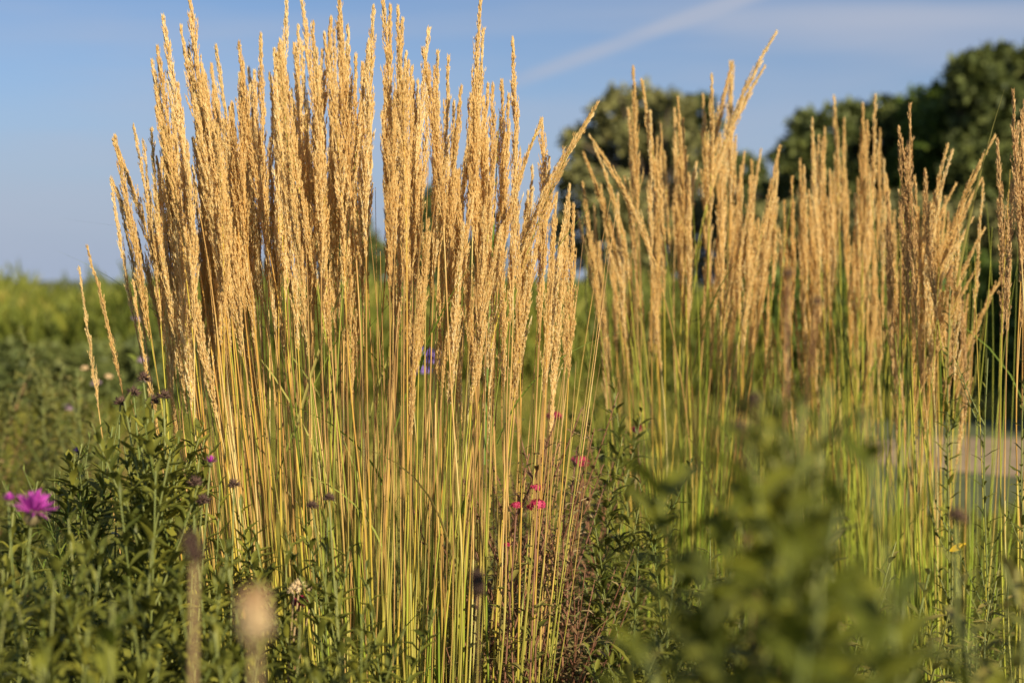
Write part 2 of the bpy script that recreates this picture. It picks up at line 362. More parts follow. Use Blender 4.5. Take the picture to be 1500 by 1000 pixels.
def clump(label, centre, brad, tips, nmain, group, variants=None, plain=0, blades=0, bl_px=None, squeeze=0.5, stems_h=(0.9, 1.35), brown=0.0):
    """one tussock; tips = list of (point, kind)"""
    variants = variants or VAR
    cx, cy = centre
    root = thing('feather_reed_grass', label, 'ornamental grass', (cx, cy, 0), group)
    rootm = Matrix.Translation(-Vector((cx, cy, 0)))
    tips = sorted(tips, key=lambda t: t[0].y + random.uniform(-0.05, 0.05))
    rest = MB()
    mats = [M['culm'], M['plume']]
    def base_for(tip):
        dx = (tip.x - cx); dy = (tip.y - cy)
        for _ in range(20):
            bx = cx + dx * squeeze + random.gauss(0, brad * 0.28); by = cy + dy * 0.6 + random.gauss(0, brad * 0.3)
            if ((bx - cx) / (brad * 1.3)) ** 2 + ((by - cy) / brad) ** 2 < 1.2: break
        return Vector((bx, by, 0))
    for i, (tip, kind) in enumerate(tips):
        mtx = rootm @ stalk_matrix(base_for(tip), tip, random.uniform(0, 6.28))
        pool = SPV if kind == 's' else (BROWN if (kind == 'b' or random.random() < brown) else variants)
        c, p = random.choice(pool)
        if isinstance(kind, tuple):      # ('l', bend index, roll)
            c, p = BENT[kind[1]]; mtx = rootm @ stalk_matrix(base_for(tip), tip, kind[2])
        elif kind == 'n' and abs(tip.x - cx) > brad * 1.2 and random.random() < 0.35:
            c, p = BENT[4]; mtx = rootm @ stalk_matrix(base_for(tip), tip, (0 if tip.x > cx else math.pi) + random.uniform(-0.7, 0.7))
        if i < nmain:
            s = obj('stem', c, root); s.matrix_local = mtx
            q = obj('plume', p, s)
        else:
            mm = np.array(mtx)
            rv = random.random()
            for me, mi in ((c, 0), (p, 1)):
                co, Q, T, a, b = arrays(me)
                rest.add(co @ mm[:3, :3].T + mm[:3, 3], Q, T, np.clip(a * 0.5 + rv * 0.5, 0, 1), b, mi)
    for i in range(plain):
        an = random.uniform(0, 6.28); r = brad * math.sqrt(random.random())
        b = Vector((cx + r * math.cos(an) * 1.1, cy + r * math.sin(an), 0)); h = random.uniform(*stems_h)
        tip = Vector((b.x + (b.x - cx) * random.uniform(0.4, 1.1) + random.gauss(0, 0.03), b.y + (b.y - cy) * 0.7 + random.gauss(0, .03), h))
        mm = np.array(rootm @ stalk_matrix(b, tip, random.uniform(0, 6.28)))
        co, Q, T, a, bb = arrays(random.choice(variants)[0])
        rest.add(co @ mm[:3, :3].T + mm[:3, 3], Q, T, a, bb * random.uniform(0.6, 1.0), 0)
    if rest.n:
        o = obj('back_stalk_mass', rest.mesh('back_stalk_mass', mats, False), root); o['kind'] = 'stuff'
    for i in range(blades):
        mb = MB(); an = random.uniform(0, 6.28); r = brad * random.random()
        x0 = Vector((r * math.cos(an) * 1.5, r * math.sin(an) - 0.02, random.uniform(0.25, 1.0)))
        az = random.uniform(0, 6.28); L = random.uniform(0.16, 0.42) if i % 3 else random.uniform(0.4, 0.62); sg = 9
        s = np.linspace(0, 1, sg); shp = np.interp(s, [0, 0.15, 0.6, 1], [0.7, 1, 0.8, 0.03])
        leaves(mb, [x0], [(math.cos(az) * 0.45, math.sin(az) * 0.35, 1)], L, random.uniform(0.0014, 0.003), random.uniform(0.1, 0.9), random.random(), 0.2, shape=shp, seg=sg)
        obj('leaf_blade', mb.mesh('leaf_blade', M['blade']), root)
    return root

def rtips(n, x0, x1, env, dy, Y, dY, p=1.4):
    out = []
    for _ in range(n):
        x = random.uniform(x0, x1); top = np.interp(x, [e[0] for e in env], [e[1] for e in env])
        y = top + dy * random.random() ** p
        out.append((at(x, y, Y + random.uniform(-dY, dY)), 'n'))
    return out

GG = 'clumps of feather reed grass'
L_list = [(278, 2), (238, 25), (222, 90), (230, 70), (265, 40), (276, 70), (168, 200, 1.95), (222, 190), (228, 130), (316, 68), (313, 135), (350, 65), (355, 95), (382, 52), (372, 105), (402, 75), (407, 80),
 (420, -2), (442, -4), (437, 40), (458, 35), (484, 58), (495, -30), (497, 0), (510, 42), (547, 12), (560, -20), (572, 10), (583, 12), (521, 82), (531, 95), (595, 78), (603, 100), (628, 42), (620, 75), (641, 78), (657, 85),
 (704, 0), (708, 45), (699, 90), (751, 57), (715, 125), (722, 125), (745, 140), (735, 120), (755, 205), (793, 178), (805, 232), (835, 272), (780, 245), (815, 290), (690, 140), (675, 130),
 (300, 110), (335, 190), (395, 110), (470, 100), (540, 60), (590, 30), (612, 120), (665, 150), (245, 120), (255, 160), (285, 140), (770, 300), (825, 330), (840, 300), (742, 200)]
tips = []
for e in L_list:
    tips.append((at(e[0], e[1], e[2] if len(e) > 2 else 2.08 + random.uniform(-0.16, 0.16)), 'n'))
for (x, y, Y) in [(196, 185, 2.1), (210, 208, 2.16), (163, 265, 2.05), (172, 278, 2.12), (195, 412, 1.92), (128, 362, 1.98), (116, 392, 2.1), (232, 470, 1.98), (755, 180, 2.2), (240, 330, 2.1), (262, 350, 2.0), (300, 380, 2.2), (640, 360, 2.0), (215, 300, 2.2), (720, 300, 1.95), (760, 330, 1.95)]:
    tips.append((at(x, y, Y), 's'))
tips += [(at(875, 152, 2.0), ('l', 3, 0.0)), (at(868, 168, 2.06), ('l', 2, 0.1)), (at(815, 285, 2.1), ('l', 1, 0.0)), (at(793, 176, 2.05), ('l', 1, 0.0)), (at(163, 262, 2.1), ('l', 0, math.pi)), (at(166, 205, 2.02), ('l', 0, math.pi))]
envL = [(220, 120), (300, 90), (380, 90), (440, 30), (580, 20), (620, 80), (700, 60), (750, 130)]
tips += rtips(128, 228, 738, envL, 275, 2.1, 0.24, 1.0)
tips += rtips(18, 235, 330, envL, 280, 2.1, 0.15, 1.0)
tips += rtips(7, 750, 840, [(740, 230), (840, 300)], 130, 2.15, 0.15, 1.0)
clump('big dense golden clump of plumed grass filling the left centre, tallest of all', (-0.185, 2.1), 0.17, tips, 100, GG, plain=140, blades=54, squeeze=0.66)

R1 = [(928, 100), (940, 118), (953, 165), (967, 182), (993, 145), (988, 160), (1000, 175), (1030, 140), (1043, 112), (1070, 93), (1075, 98), (1078, 200), (1085, 245), (1115, 220), (1098, 260), (1020, 240), (1142, 215), (1138, 232),
      (905, 285), (880, 272), (853, 268), (1010, 260), (1055, 200), (920, 160), (1060, 250), (1130, 265), (898, 330), (845, 310), (915, 260)]
tips = [(at(x, y, 2.85 + random.uniform(-0.2, 0.2)), 'n') for x, y in R1]
tips += [(at(864, 200, 2.6), ('l', 2, math.pi)), (at(870, 212, 2.7), ('l', 1, math.pi)), (at(1137, 48, 2.75), ('l', 2, 0.0)), (at(1120, 98, 2.85), ('l', 2, 0.0)), (at(855, 225, 2.7), ('l', 0, math.pi)), (at(1073, 92, 2.8), ('l', 0, 0.0))]
tips += rtips(52, 870, 1170, [(900, 260), (930, 190), (1000, 190), (1125, 230)], 200, 2.9, 0.2, 1.1)
tips += [(at(x, y, 2.75), 's') for x, y in [(965, 330), (870, 345), (905, 380), (1040, 340)]]
clump('pale golden grass clump with thinner plumes, first to the right of the big clump', (0.36, 2.9), 0.15, tips, 84, GG, plain=90, blades=34, squeeze=0.35)
R2 = [(1190, 175), (1222, 143), (1208, 190), (1237, 175), (1264, 153), (1282, 140), (1228, 225), (1172, 235), (1178, 245), (1295, 235), (1200, 200), (1257, 265), (1289, 190), (1160, 260), (1270, 180), (1185, 280), (1215, 250)]
tips = [(at(x, y, 3.05 + random.uniform(-0.2, 0.2)), 'n') for x, y in R2]
tips += rtips(46, 1110, 1335, [(1110, 270), (1200, 230), (1260, 200), (1335, 260)], 240, 3.05, 0.2, 1.1)
tips += [(at(1270, 500, 2.7), 's'), (at(1150, 480, 2.9), 's')]
clump('softly blurred grass clump standing just left of the leaning brown plumes', (0.73, 3.05), 0.13, tips, 52, GG, plain=70, blades=22, squeeze=0.35)
R3 = [(1355, 250), (1385, 290), (1340, 260), (1365, 300)]
tips = [(at(x, y, 2.6 + random.uniform(-0.15, 0.15)), 'n') for x, y in R3]
tips += [(at(x, y, 2.32), 'b') for x, y in [(1317, 188), (1333, 155), (1321, 205), (1461, 205), (1355, 252), (1332, 220)]]
tips += [(at(x, y, 2.5 + random.uniform(-.1, .15)), ('l', k, random.uniform(-0.2, 0.2))) for x, y, k in [(1388, 213, 1), (1395, 222, 1), (1457, 200, 2), (1438, 262, 2), (1410, 300, 3), (1405, 335, 2), (1425, 320, 3), (1480, 385, 3), (1442, 335, 2), (1400, 270, 2), (1430, 395, 3)]]
tips += [(at(1440, 268, 2.5), 's')]
tips += rtips(32, 1290, 1425, [(1290, 250), (1425, 290)], 220, 2.6, 0.15, 1.0)
clump('grass clump with brown upright plumes and others leaning right, near right edge', (0.78, 2.55), 0.11, tips, 52, GG, plain=30, blades=14, squeeze=0.2, brown=0.15)
tips = [(at(x, y, 2.2 + random.uniform(-0.05, 0.05)), 'b') for x, y in [(1484, 135), (1497, 165), (1492, 180), (1500, 150), (1512, 200), (1520, 130), (1507, 240)]]
clump('narrow brown-plumed grass clump cut off by the right edge', (0.81, 2.2), 0.045, tips, 7, GG, plain=3, blades=2, squeeze=0.3)

# ------------------------------------------------------------------ leafy plants
def leafy_meshes(h, nleaf, L, W, mat, smat, branch=5, splay=0.9, droop=0.35, tipdense=1.5, lean=0.05, start=0.15, stem_r=0.0028, blen=0.16, curl=0.03, fold=0.2):
    """upright leafy stem with short leafy side shoots; returns (stem mesh, foliage mesh, tip, shoot tips)"""
    sm, fm = MB(), MB()
    lx, ly = rng.normal(0, lean, 2) * h
    def path(t): t = np.asarray(t, float); return np.stack([lx * t ** 1.6, ly * t ** 1.6 + 0.008 * np.sin(t * 9), t * h], -1)
    t = np.linspace(0, 1, 12); tube(sm, path(t), np.linspace(stem_r, stem_r * 0.35, 12), 5, a=rng.uniform())
    P, D, LL, WW = [], [], [], []; g = 2.4; an = rng.uniform(0, 6)
    def along(fn, n, l, w, s0):
        nonlocal an
        for k in range(n):
            u = s0 + (1 - s0) * (k + rng.uniform(0, 0.7)) / n
            an += g + rng.normal(0, 0.25)
            e = np.interp(u, [0, 0.85, 1], [splay, splay * 0.75, 0.3]) * rng.uniform(0.7, 1.3)
            P.append(fn(u)); D.append([math.cos(an) * e, math.sin(an) * e, rng.uniform(0.35, 0.8)])
            sc_ = np.interp(u, [0, 0.3, 0.8, 1], [0.8, 1, 0.8, 0.35]) * rng.uniform(0.75, 1.2); LL.append(l * sc_); WW.append(w * sc_)
    along(path, nleaf, L, W, start)
    tips = [path(1.0)]
    for k in range(branch):
        u0 = rng.uniform(0.35, 0.9); b0 = path(u0); a2 = rng.uniform(0, 6.28); bl = blen * rng.uniform(0.6, 1.2) * (1.15 - u0 * 0.5)
        dd = np.array([math.cos(a2) * 0.5, math.sin(a2) * 0.5, 0.9])
        def bp(t, b0=b0, dd=dd, bl=bl): t = np.asarray(t, float)[..., None]; return b0 + dd * bl * t + np.array([0, 0, 0.25]) * bl * t ** 2
        tt = np.linspace(0, 1, 6); tube(sm, bp(tt), np.linspace(stem_r * 0.55, stem_r * 0.25, 6), 4, a=rng.uniform())
        along(lambda u, bp=bp: bp(u).reshape(3), max(5, int(bl / 0.0085)), L * 0.62, W * 0.7, 0.15); tips.append(bp(1.0).reshape(3))
    leaves(fm, np.array(P), np.array(D), np.array(LL), np.array(WW), rng.uniform(0.0, droop, len(P)), rng.uniform(0, 1, len(P)) ** 1.3, fold, curl=curl)
    return sm.mesh('stem', smat), fm.mesh('foliage', mat), tips
ASTER = [leafy_meshes(1.0, 58, 0.074, 0.0092, M['aster'], M['stem_g'], branch=7, splay=0.66, blen=0.17, curl=0.035, fold=0.3, droop=0.5) for _ in range(6)]
WEED = [leafy_meshes(0.6, 44, 0.050, 0.0075, M['weed'], M['stem_g'], branch=8, splay=1.1, droop=0.6, blen=0.16, lean=0.12) for _ in range(5)]
FINE = [leafy_meshes(1.0, 60, 0.050, 0.0022, M['herb'], M['stem_g'], branch=12, splay=0.8, blen=0.2, stem_r=0.002) for _ in range(3)]
BROAD = [leafy_meshes(1.0, 30, 0.085, 0.0150, M['broad'], M['stem_g'], branch=3, splay=1.0, droop=0.5, blen=0.15) for _ in range(3)]
RUST = [leafy_meshes(0.7, 60, 0.030, 0.0045, M['rust'], M['stem_r'], branch=12, splay=1.2, droop=0.6, blen=0.18, lean=0.08) for _ in range(3)]

def plant(name, cat, label, px, py, Y, src, group=None, roll=None, lean=0.0, hk=1.0):
    sm, fm, tips = src
    tip = at(px, py, Y)
    t0 = Vector(tips[0]); s = tip.z / t0.z
    roll = random.uniform(0, 6.28) if roll is None else roll
    rm = Matrix.Rotation(roll, 4, 'Z') @ Matrix.Scale(s, 4)
    off = rm @ t0
    root = thing(name, label, cat, (tip.x - off.x, tip.y - off.y, 0), group)
    root.rotation_euler = (0, 0, roll); root.scale = (s, s, s)
    obj('stem', sm, root); obj('foliage', fm, root)
    root['_'] = 0; del root['_']
    return root, Matrix.Translation(root.location) @ rm, tips

AG = 'leafy asters crowding the lower left'
al = 'upright dark green aster with narrow leaves, in the crowd at lower left'
aster_spots = [(55, 705, 1.75), (20, 745, 1.65), (150, 655, 1.9), (165, 625, 1.8), (188, 602, 1.85), (213, 592, 1.78), (240, 612, 1.86), (262, 640, 1.75), (205, 640, 1.7), (292, 668, 1.8), (322, 705, 1.85), (228, 690, 1.6), (352, 735, 1.85), (372, 775, 1.75), (182, 588, 1.7), (226, 600, 1.72), (250, 660, 1.65), (300, 640, 1.9), (120, 650, 1.85), 
    (480, 758, 1.72), (512, 800, 1.78), (536, 830, 1.7), (458, 830, 1.65), (420, 810, 1.7), (492, 850, 1.6), (175, 720, 1.55), (100, 760, 1.5), (40, 800, 1.4), (5, 820, 1.45), (285, 760, 1.55), (330, 810, 1.5), (150, 800, 1.4), (225, 790, 1.45), (80, 850, 1.3), (190, 870, 1.3),
    (260, 860, 1.35), (380, 860, 1.45), (10, 880, 1.2), (130, 910, 1.2), (530, 900, 1.5), (440, 900, 1.45), (310, 900, 1.3), (60, 950, 1.15), (235, 950, 1.2), (500, 940, 1.35), (-20, 770, 1.5), (-30, 880, 1.2)]
for i, (px, py, Y) in enumerate(aster_spots):
    plant('aster', 'aster', al, px, py, Y, random.choice(ASTER), AG)

# broad-leaved plants out of focus in front (left)
for px, py, Y, lb in [(165, 880, 1.02, 'broad-leaved yellow-green weed low in the left foreground, beside the brown stalk'), (60, 975, 0.95, 'broad-leaved weed at the very bottom left corner'), (345, 975, 1.05, 'broad-leaved weed below the tan seed head')]:
    plant('broad_leaved_weed', 'weed', lb, px, py, Y, random.choice(BROAD))
plant('fine_leaved_herb', 'herb', 'yellow-green fine-leaved herb topped by a tiny violet flower', 110, 672, 1.85, FINE[0])
FG = 'fine-leaved yellow-green herbs'
for px, py, Y in [(88, 690, 1.95), (128, 690, 1.9), (70, 715, 2.0), (100, 725, 1.8), (230, 560 + 90, 2.3)]:
    plant('fine_leaved_herb', 'herb', 'fine-leaved yellow-green herb without flower beside the asters', px, py, Y, random.choice(FINE), FG)

# ------------------------------------------------------------------ flowers
def head_mesh(kind, seed=0):
    mb = MB()
    if kind == 'ray':        # side-on aster/knapweed: brush of narrow petals
        n = 90; an = rng.uniform(0, 6.28, n); e = rng.uniform(0.1, 1.25, n)
        D = np.stack([np.cos(an) * np.sin(e), np.sin(an) * np.sin(e), np.cos(e)], 1)
        leaves(mb, D * [0.002, 0.002, 0.001] + [0, 0, 0.008], D, rng.uniform(0.010, 0.016, n), 0.0009, rng.uniform(-0.3, 0.3, n), rng.uniform(0, 1, n), 0.1, seg=4)
    elif kind == 'cluster':  # round cluster of small five-petalled flowers
        for k in range(60):
            d = norm(rng.normal(size=3)); d[2] = abs(d[2]) * 0.8; c = d * [0.013, 0.013, 0.010] * rng.uniform(0.6, 1.1)
            X = norm(np.cross(d, rng.normal(size=3))); Y = np.cross(d, X); a5 = np.arange(5) * 1.2566
            D = np.cos(a5)[:, None] * X + np.sin(a5)[:, None] * Y + d * 0.3
            leaves(mb, np.tile(c, (5, 1)), D, 0.0042, 0.0012, 0.1, rng.uniform(0, 1), 0.1, seg=3, U=np.tile(d + 1e-3, (5, 1)))
    elif kind == 'spent':    # ragged dry head
        n = 110; an = rng.uniform(0, 6.28, n); e = rng.uniform(0, 1.9, n)
        D = np.stack([np.cos(an) * np.sin(e), np.sin(an) * np.sin(e), np.cos(e)], 1)
        spindles(mb, D * 0.002 + [0, 0, 0.002], D * [1.3, 1.3, 0.8] + rng.normal(size=(n, 3)) * 0.2, rng.uniform(0.006, 0.012, n), rng.uniform(0.0006, 0.0012, n), rng.uniform(0, 1, n), np.zeros(n))
    elif kind == 'brush':    # plump dry brush (dead thistle), long hairs held in a cup
        n = 240; an = rng.uniform(0, 6.28, n); r = np.sqrt(rng.uniform(0, 1, n)) * 0.0065; z = rng.uniform(-0.012, 0.010, n)
        P = np.stack([np.cos(an) * r, np.sin(an) * r, z], 1)
        D = np.stack([np.cos(an) * r * 26, np.sin(an) * r * 26, np.ones(n)], 1) + rng.normal(size=(n, 3)) * 0.08
        spindles(mb, P, D, rng.uniform(0.009, 0.016, n), rng.uniform(0.0007, 0.0013, n), rng.uniform(0, 1, n), (z + 0.012) / 0.024)
    return mb
def cup_mesh(h=0.010, r=0.0048):
    mb = MB(); t = np.linspace(0, 1, 7)
    pts = np.stack([t * 0, t * 0, -0.002 + t * h], 1); tube(mb, pts, r * np.sin(0.35 + t * 2.1) * np.where(t < 0.1, 0.5, 1), 10, a=0.5)
    n = 40; an = rng.uniform(0, 6.28, n); z = rng.uniform(0.0, h * 0.9, n)
    P = np.stack([np.cos(an) * r * 0.85, np.sin(an) * r * 0.85, z], 1)
    spindles(mb, P, np.stack([np.cos(an) * 0.5, np.sin(an) * 0.5, np.ones(n)], 1), np.full(n, 0.0035), np.full(n, 0.0009), rng.uniform(0, 1, n), np.zeros(n))
    return mb.mesh('calyx', M['calyx'])
CUP = cup_mesh()
HEAD = {('ray', 'magenta'): None}
def head(kind, matn, nm='flower_head'):
    k = (kind, matn)
    if HEAD.get(k) is None: HEAD[k] = head_mesh(kind).mesh(nm, M[matn])
    return HEAD[k]

def flower(name, cat, label, px, py, Y, kind, matn, size=1.0, stem='stem_g', heads=1, group=None, lf=14, leafm='aster', bx=None, tilt=(0, 0), stem_r=0.0016, leaf_L=0.04, leaf_W=0.004, spread=0.03):
    tip = at(px, py, Y)
    bx = random.uniform(-0.08, 0.08) if bx is None else bx
    root = thing(name, label, cat, (tip.x + bx, tip.y + random.uniform(-0.04, 0.04), 0), group)
    loc = Vector(root.location); e = tip - loc
    t = np.linspace(0, 1, 14)[:, None]; e_ = np.array(e)
    pts = np.hstack([t ** 1.5 * e_[0], t ** 1.5 * e_[1] + 0.01 * np.sin(t * 7), t * e_[2]])
    sm = MB(); tube(sm, pts, np.linspace(stem_r * 1.5, stem_r * 0.7, 14), 5, a=random.random())
    end = Vector(pts[-1]); ends = [end]
    for k in range(heads - 1):
        d = Vector((random.uniform(-1, 1), random.uniform(-1, 1), random.uniform(-0.9, 0.35))) * spread; p = end + d
        b0 = Vector(pts[10]); tt = np.linspace(0, 1, 6)[:, None]
        tube(sm, np.array(b0) + tt * (np.array(p) - np.array(b0)), stem_r * 0.55, 4, a=random.random()); ends.append(p)
    obj('stem', sm.mesh('stem', M[stem]), root)
    if lf:
        fm = MB(); ii = rng.uniform(0.3, 0.93, lf); P = np.stack([np.interp(ii, t[:, 0], pts[:, j]) for j in range(3)], 1); an = rng.uniform(0, 6.28, lf)
        leaves(fm, P, np.stack([np.cos(an), np.sin(an), rng.uniform(0.3, 0.9, lf)], 1), rng.uniform(0.6, 1.2, lf) * leaf_L, rng.uniform(0.7, 1.2, lf) * leaf_W, rng.uniform(0, 0.6, lf), rng.uniform(0, 1, lf))
        obj('foliage', fm.mesh('foliage', M[leafm]), root)
    for p in ends:
        h = obj('seed_head' if matn in ('spent', 'tanhead') else 'flower_head', head(kind, matn), root)
        h.location = p; h.scale = (size,) * 3; h.rotation_euler = (tilt[0] + random.uniform(-.2, .2), tilt[1] + random.uniform(-.2, .2), random.uniform(0, 6))
        if kind in ('ray', 'brush'): c = obj('calyx', CUP, h)
    return root
flower('knapweed', 'wildflower', 'bright magenta brush-like flower on a stem at the left edge', 42, 768, 1.42, 'ray', 'magenta', 1.6, tilt=(0.15, 0.2))
flower('knapweed', 'wildflower', 'half-open magenta bud at the left edge, behind the bright flower', 9, 742, 1.45, 'ray', 'magenta', 0.62, tilt=(0, 0))
flower('knapweed', 'wildflower', 'small dark magenta flower in front of the big clump’s stems'.replace('’', ''), 306, 684, 1.75, 'ray', 'magenta', 0.62)
flower('violet_wildflower', 'wildflower', 'tiny violet flower beside the fine-leaved herb', 112, 667, 1.85, 'ray', 'violet', 0.5, lf=6)
SG = 'dark spent flower heads above the asters'
for px, py, Y in [(194, 580, 1.82), (208, 558, 1.84), (238, 584, 1.8), (174, 594, 1.86), (222, 592, 1.82)]:
    flower('spent_wildflower', 'dried flower', 'dark spent flower head just above the asters left of the big clump', px, py, Y, 'spent', 'spent', 1.0, group=SG, lf=5)
flower('spent_wildflower', 'dried flower', 'pair of dark spent heads beside the small dark magenta flower', 284, 712, 1.7, 'spent', 'spent', 1.0, heads=2, lf=6)
flower('spent_wildflower', 'dried flower', 'dark spent head right of the small magenta flower', 341, 714, 1.75, 'spent', 'spent', 0.9, lf=5)
flower('spent_wildflower', 'dried flower', 'two dark spent heads low in front of the big clump stems', 481, 734, 1.7, 'spent', 'spent', 0.8, heads=2, lf=5, spread=0.02)
# crimson flowers between the clumps
cr = [(812, 612, 2.9, 1.0, 'small crimson flower, highest between the two big clumps'), (935, 630, 2.75, 0.75, 'crimson flower cluster among the stems of the second clump'), (850, 678, 2.8, 1.1, 'blurred crimson flower left of the second clump, second highest'),
      (787, 742, 1.98, 0.75, 'bright crimson flower cluster at the right edge of the big clump'), (757, 742, 2.0, 0.5, 'small crimson flower just left of the bright cluster'), (786, 716, 2.05, 0.5, 'dull crimson flower right above the bright cluster'), (742, 800, 2.0, 0.35, 'tiny rust-red flower low at the right edge of the big clump'), (437, 884, 1.75, 0.75, 'small crimson flower low in front of the big clump')]
for px, py, Y, s, lb in cr:
    flower('red_valerian', 'wildflower', lb, px, py, Y, 'cluster', 'crimson', s * 1.35, stem='stem_r', lf=16, leafm='weed', leaf_W=0.006)
flower('dried_umbel', 'dried flower', 'flat tan dried flower head above the low crimson flower', 437, 862, 1.72, 'spent', 'tanhead', 0.9, heads=3, stem='stem_t', lf=0)
# out of focus foreground seed heads
flower('seed_stalk', 'dried flower', 'large blurred tan seed head nearest the camera at lower left', 370, 918, 0.58, 'brush', 'tanhead', 0.72, stem='stem_t', lf=0, bx=0.01)
flower('seed_stalk', 'dried flower', 'blurred brown stalk with a dark head, left of the tan seed head', 281, 812, 0.78, 'brush', 'spent', 0.62, stem='stem_t', lf=2, bx=0.0, stem_r=0.0022, leafm='weed')
flower('seed_stalk', 'dried flower', 'blurred purplish seed spike in front of the big clump base', 700, 862, 1.15, 'brush', 'spent', 0.7, stem='stem_r', lf=6, bx=0.0, stem_r=0.0020, leafm='rust', leaf_L=0.02)
# lilac flowers blurred behind
LG = 'blurred lilac flowers behind the left of the big clump'
for px, py, Y in [(200, 468, 4.0), (208, 528, 4.0), (98, 598, 4.4), (140, 562, 4.6), (212, 556, 4.5)]:
    flower('lilac_wildflower', 'wildflower', 'blurred lilac flower on a thin stem behind the left of the big clump', px, py, Y, 'cluster', 'lilac', 1.25, group=LG, lf=14, leafm='herb', leaf_L=0.06, leaf_W=0.008)
flower('lilac_wildflower', 'wildflower', 'violet flower spike seen through the stems of the big clump', 638, 522, 3.4, 'cluster', 'violet', 1.6, heads=4, lf=14, leafm='herb', spread=0.05)
for px, py, lb in [(123, 540, 'left of two pale orange seed heads behind the thin left plumes'), (158, 552, 'right of two pale orange seed heads behind the thin left plumes')]:
    flower('pale_seed_head', 'dried flower', lb, px, py, 4.6, 'cluster', 'tanhead', 1.0, lf=10, leafm='herb')

# ------------------------------------------------------------------ undergrowth plants
DGp = 'drying herbs before the green bank'
for i in range(22):
    plant('drying_herb', 'herb', 'blurred brownish drying herb among the others in front of the green bank', random.uniform(-10, 250), random.uniform(520, 640), random.uniform(3.6, 5.5), random.choice(RUST + WEED + FINE), DGp)

WG = 'low weeds between and behind the clumps'
for i in range(34):
    px = random.uniform(560, 1060); Y = random.uniform(2.35, 3.3); py = random.uniform(800, 960) - (60 if px > 900 else 0)
    plant('low_weed', 'weed', 'low leafy weed among the others between the big clump and second clump', px, py, Y, random.choice(WEED), WG)
WG2 = 'weeds behind the big clump stems'
for i in range(16):
    px = random.uniform(330, 780); Y = random.uniform(2.5, 3.2); py = random.uniform(700, 860)
    plant('leafy_weed', 'weed', 'leafy green weed seen through the stems of the big clump', px, py, Y, random.choice(ASTER + WEED), WG2)
RG = 'rusty brown plants between the clumps'
for i in range(20):
    px = random.uniform(740, 900); Y = random.uniform(2.05, 2.9); py = random.uniform(640, 820)
    plant('rusty_herb', 'herb', 'rusty brown drying herb among the others between the two nearest clumps', px, py, Y, random.choice(RUST), RG)
for i in range(12):
    plant('low_weed', 'weed', 'low leafy weed among the others between the big clump and second clump', random.uniform(760, 960), random.uniform(680, 840), random.uniform(2.3, 3.2), random.choice(WEED + ASTER), WG)
BG = 'broad-leaved green plants left of the second clump'
for px, py, Y in [(900, 550, 3.6), (925, 600, 3.6), (880, 620, 3.8), (905, 680, 3.4), (930, 720, 3.2), (860, 590, 4.0)]:
    plant('broad_leaved_plant', 'plant', 'blurred broad-leaved green plant behind the gap left of the second clump', px, py, Y, random.choice(BROAD), BG)
WG3 = 'weeds below the right clumps'
for i in range(34):
    px = random.uniform(980, 1520); Y = random.uniform(1.6, 2.8); py = random.uniform(810, 960)
    plant('ground_weed', 'weed', 'grey-green weed among the others under the right-hand clumps', px, py, Y, random.choice(WEED + ASTER[:2]), WG3)

# right: slender sprigs and blurred foreground plants
SPRIG = leafy_meshes(0.9, 54, 0.034, 0.0026, M['aster'], M['stem_g'], branch=9, splay=0.8, blen=0.13, lean=0.0, start=0.35, stem_r=0.002)
SPRIG2 = leafy_meshes(0.9, 60, 0.030, 0.0036, M['aster'], M['stem_g'], branch=5, splay=0.9, blen=0.07, lean=0.0, start=0.35, stem_r=0.002)
plant('willow_herb', 'plant', 'slender branching green sprig before the dark hedge at right', 1447, 525, 2.2, SPRIG)
plant('willow_herb', 'plant', 'dark leafy stem rising among the leaning plumes near the right edge', 1392, 420, 2.35, SPRIG2)
plant('willow_herb', 'plant', 'leafy green shoot at the right edge, right of the slender sprig', 1503, 520, 2.1, SPRIG2)
FGR = [(1178, 590, 0.80, 'tall blurred bright green plant in the right foreground'), (1235, 700, 0.74, 'blurred green plant leaning right, beside the tall blurred one'), (1200, 820, 0.66, 'closest blurred green plant, low at the bottom right of centre'), (1110, 720, 0.88, 'blurred green plant left of the tall blurred one')]
for px, py, Y, lb in FGR:
    plant('foreground_weed', 'weed', lb, px, py, Y, random.choice(BROAD))
flower('seed_stalk', 'dried flower', 'tall blurred dark stem with brown seed heads before the second clump', 1107, 592, 0.88, 'spent', 'spent', 0.6, heads=3, stem='stem_r', lf=8, bx=0.01, leafm='rust', stem_r=0.0012)
flower('seed_stalk', 'dried flower', 'blurred brown heads high in front of the right plumes', 1158, 405, 1.05, 'spent', 'spent', 0.5, heads=2, stem='stem_r', lf=6, bx=-0.02, leafm='rust', stem_r=0.0011, spread=0.025)
flower('spent_wildflower', 'dried flower', 'blurred brownish spent flower low at the right, under the brown plumes', 1405, 765, 1.0, 'spent', 'spent', 0.8, lf=10, leafm='weed')
G6 = 'leafy stems standing before the right-hand clumps'
for px, py, Y in [(898, 560, 2.5), (912, 640, 2.3), (935, 700, 2.2), (870, 760, 2.2), (935, 800, 1.8), (990, 820, 1.6), (1100, 760, 1.2), (1205, 660, 1.05), (1320, 860, 1.4), (900, 900, 1.9)]:
    plant('leafy_weed', 'weed', 'tall leafy green stem among the others before the right-hand grass clumps', px, py, Y, random.choice(ASTER), G6)
G7 = 'blurred leafy stems rising close to the camera at right'
for px, py, Y in [(1135, 575, 0.80), (1215, 560, 0.84), (1265, 600, 0.78), (1180, 660, 0.70), (1085, 700, 0.85)]:
    plant('blurred_weed', 'weed', 'blurred leafy green stem among those rising closest in front of the right-hand clumps', px, py, Y, random.choice(ASTER + BROAD), G7)
G5 = 'closest blurred green weeds at right'
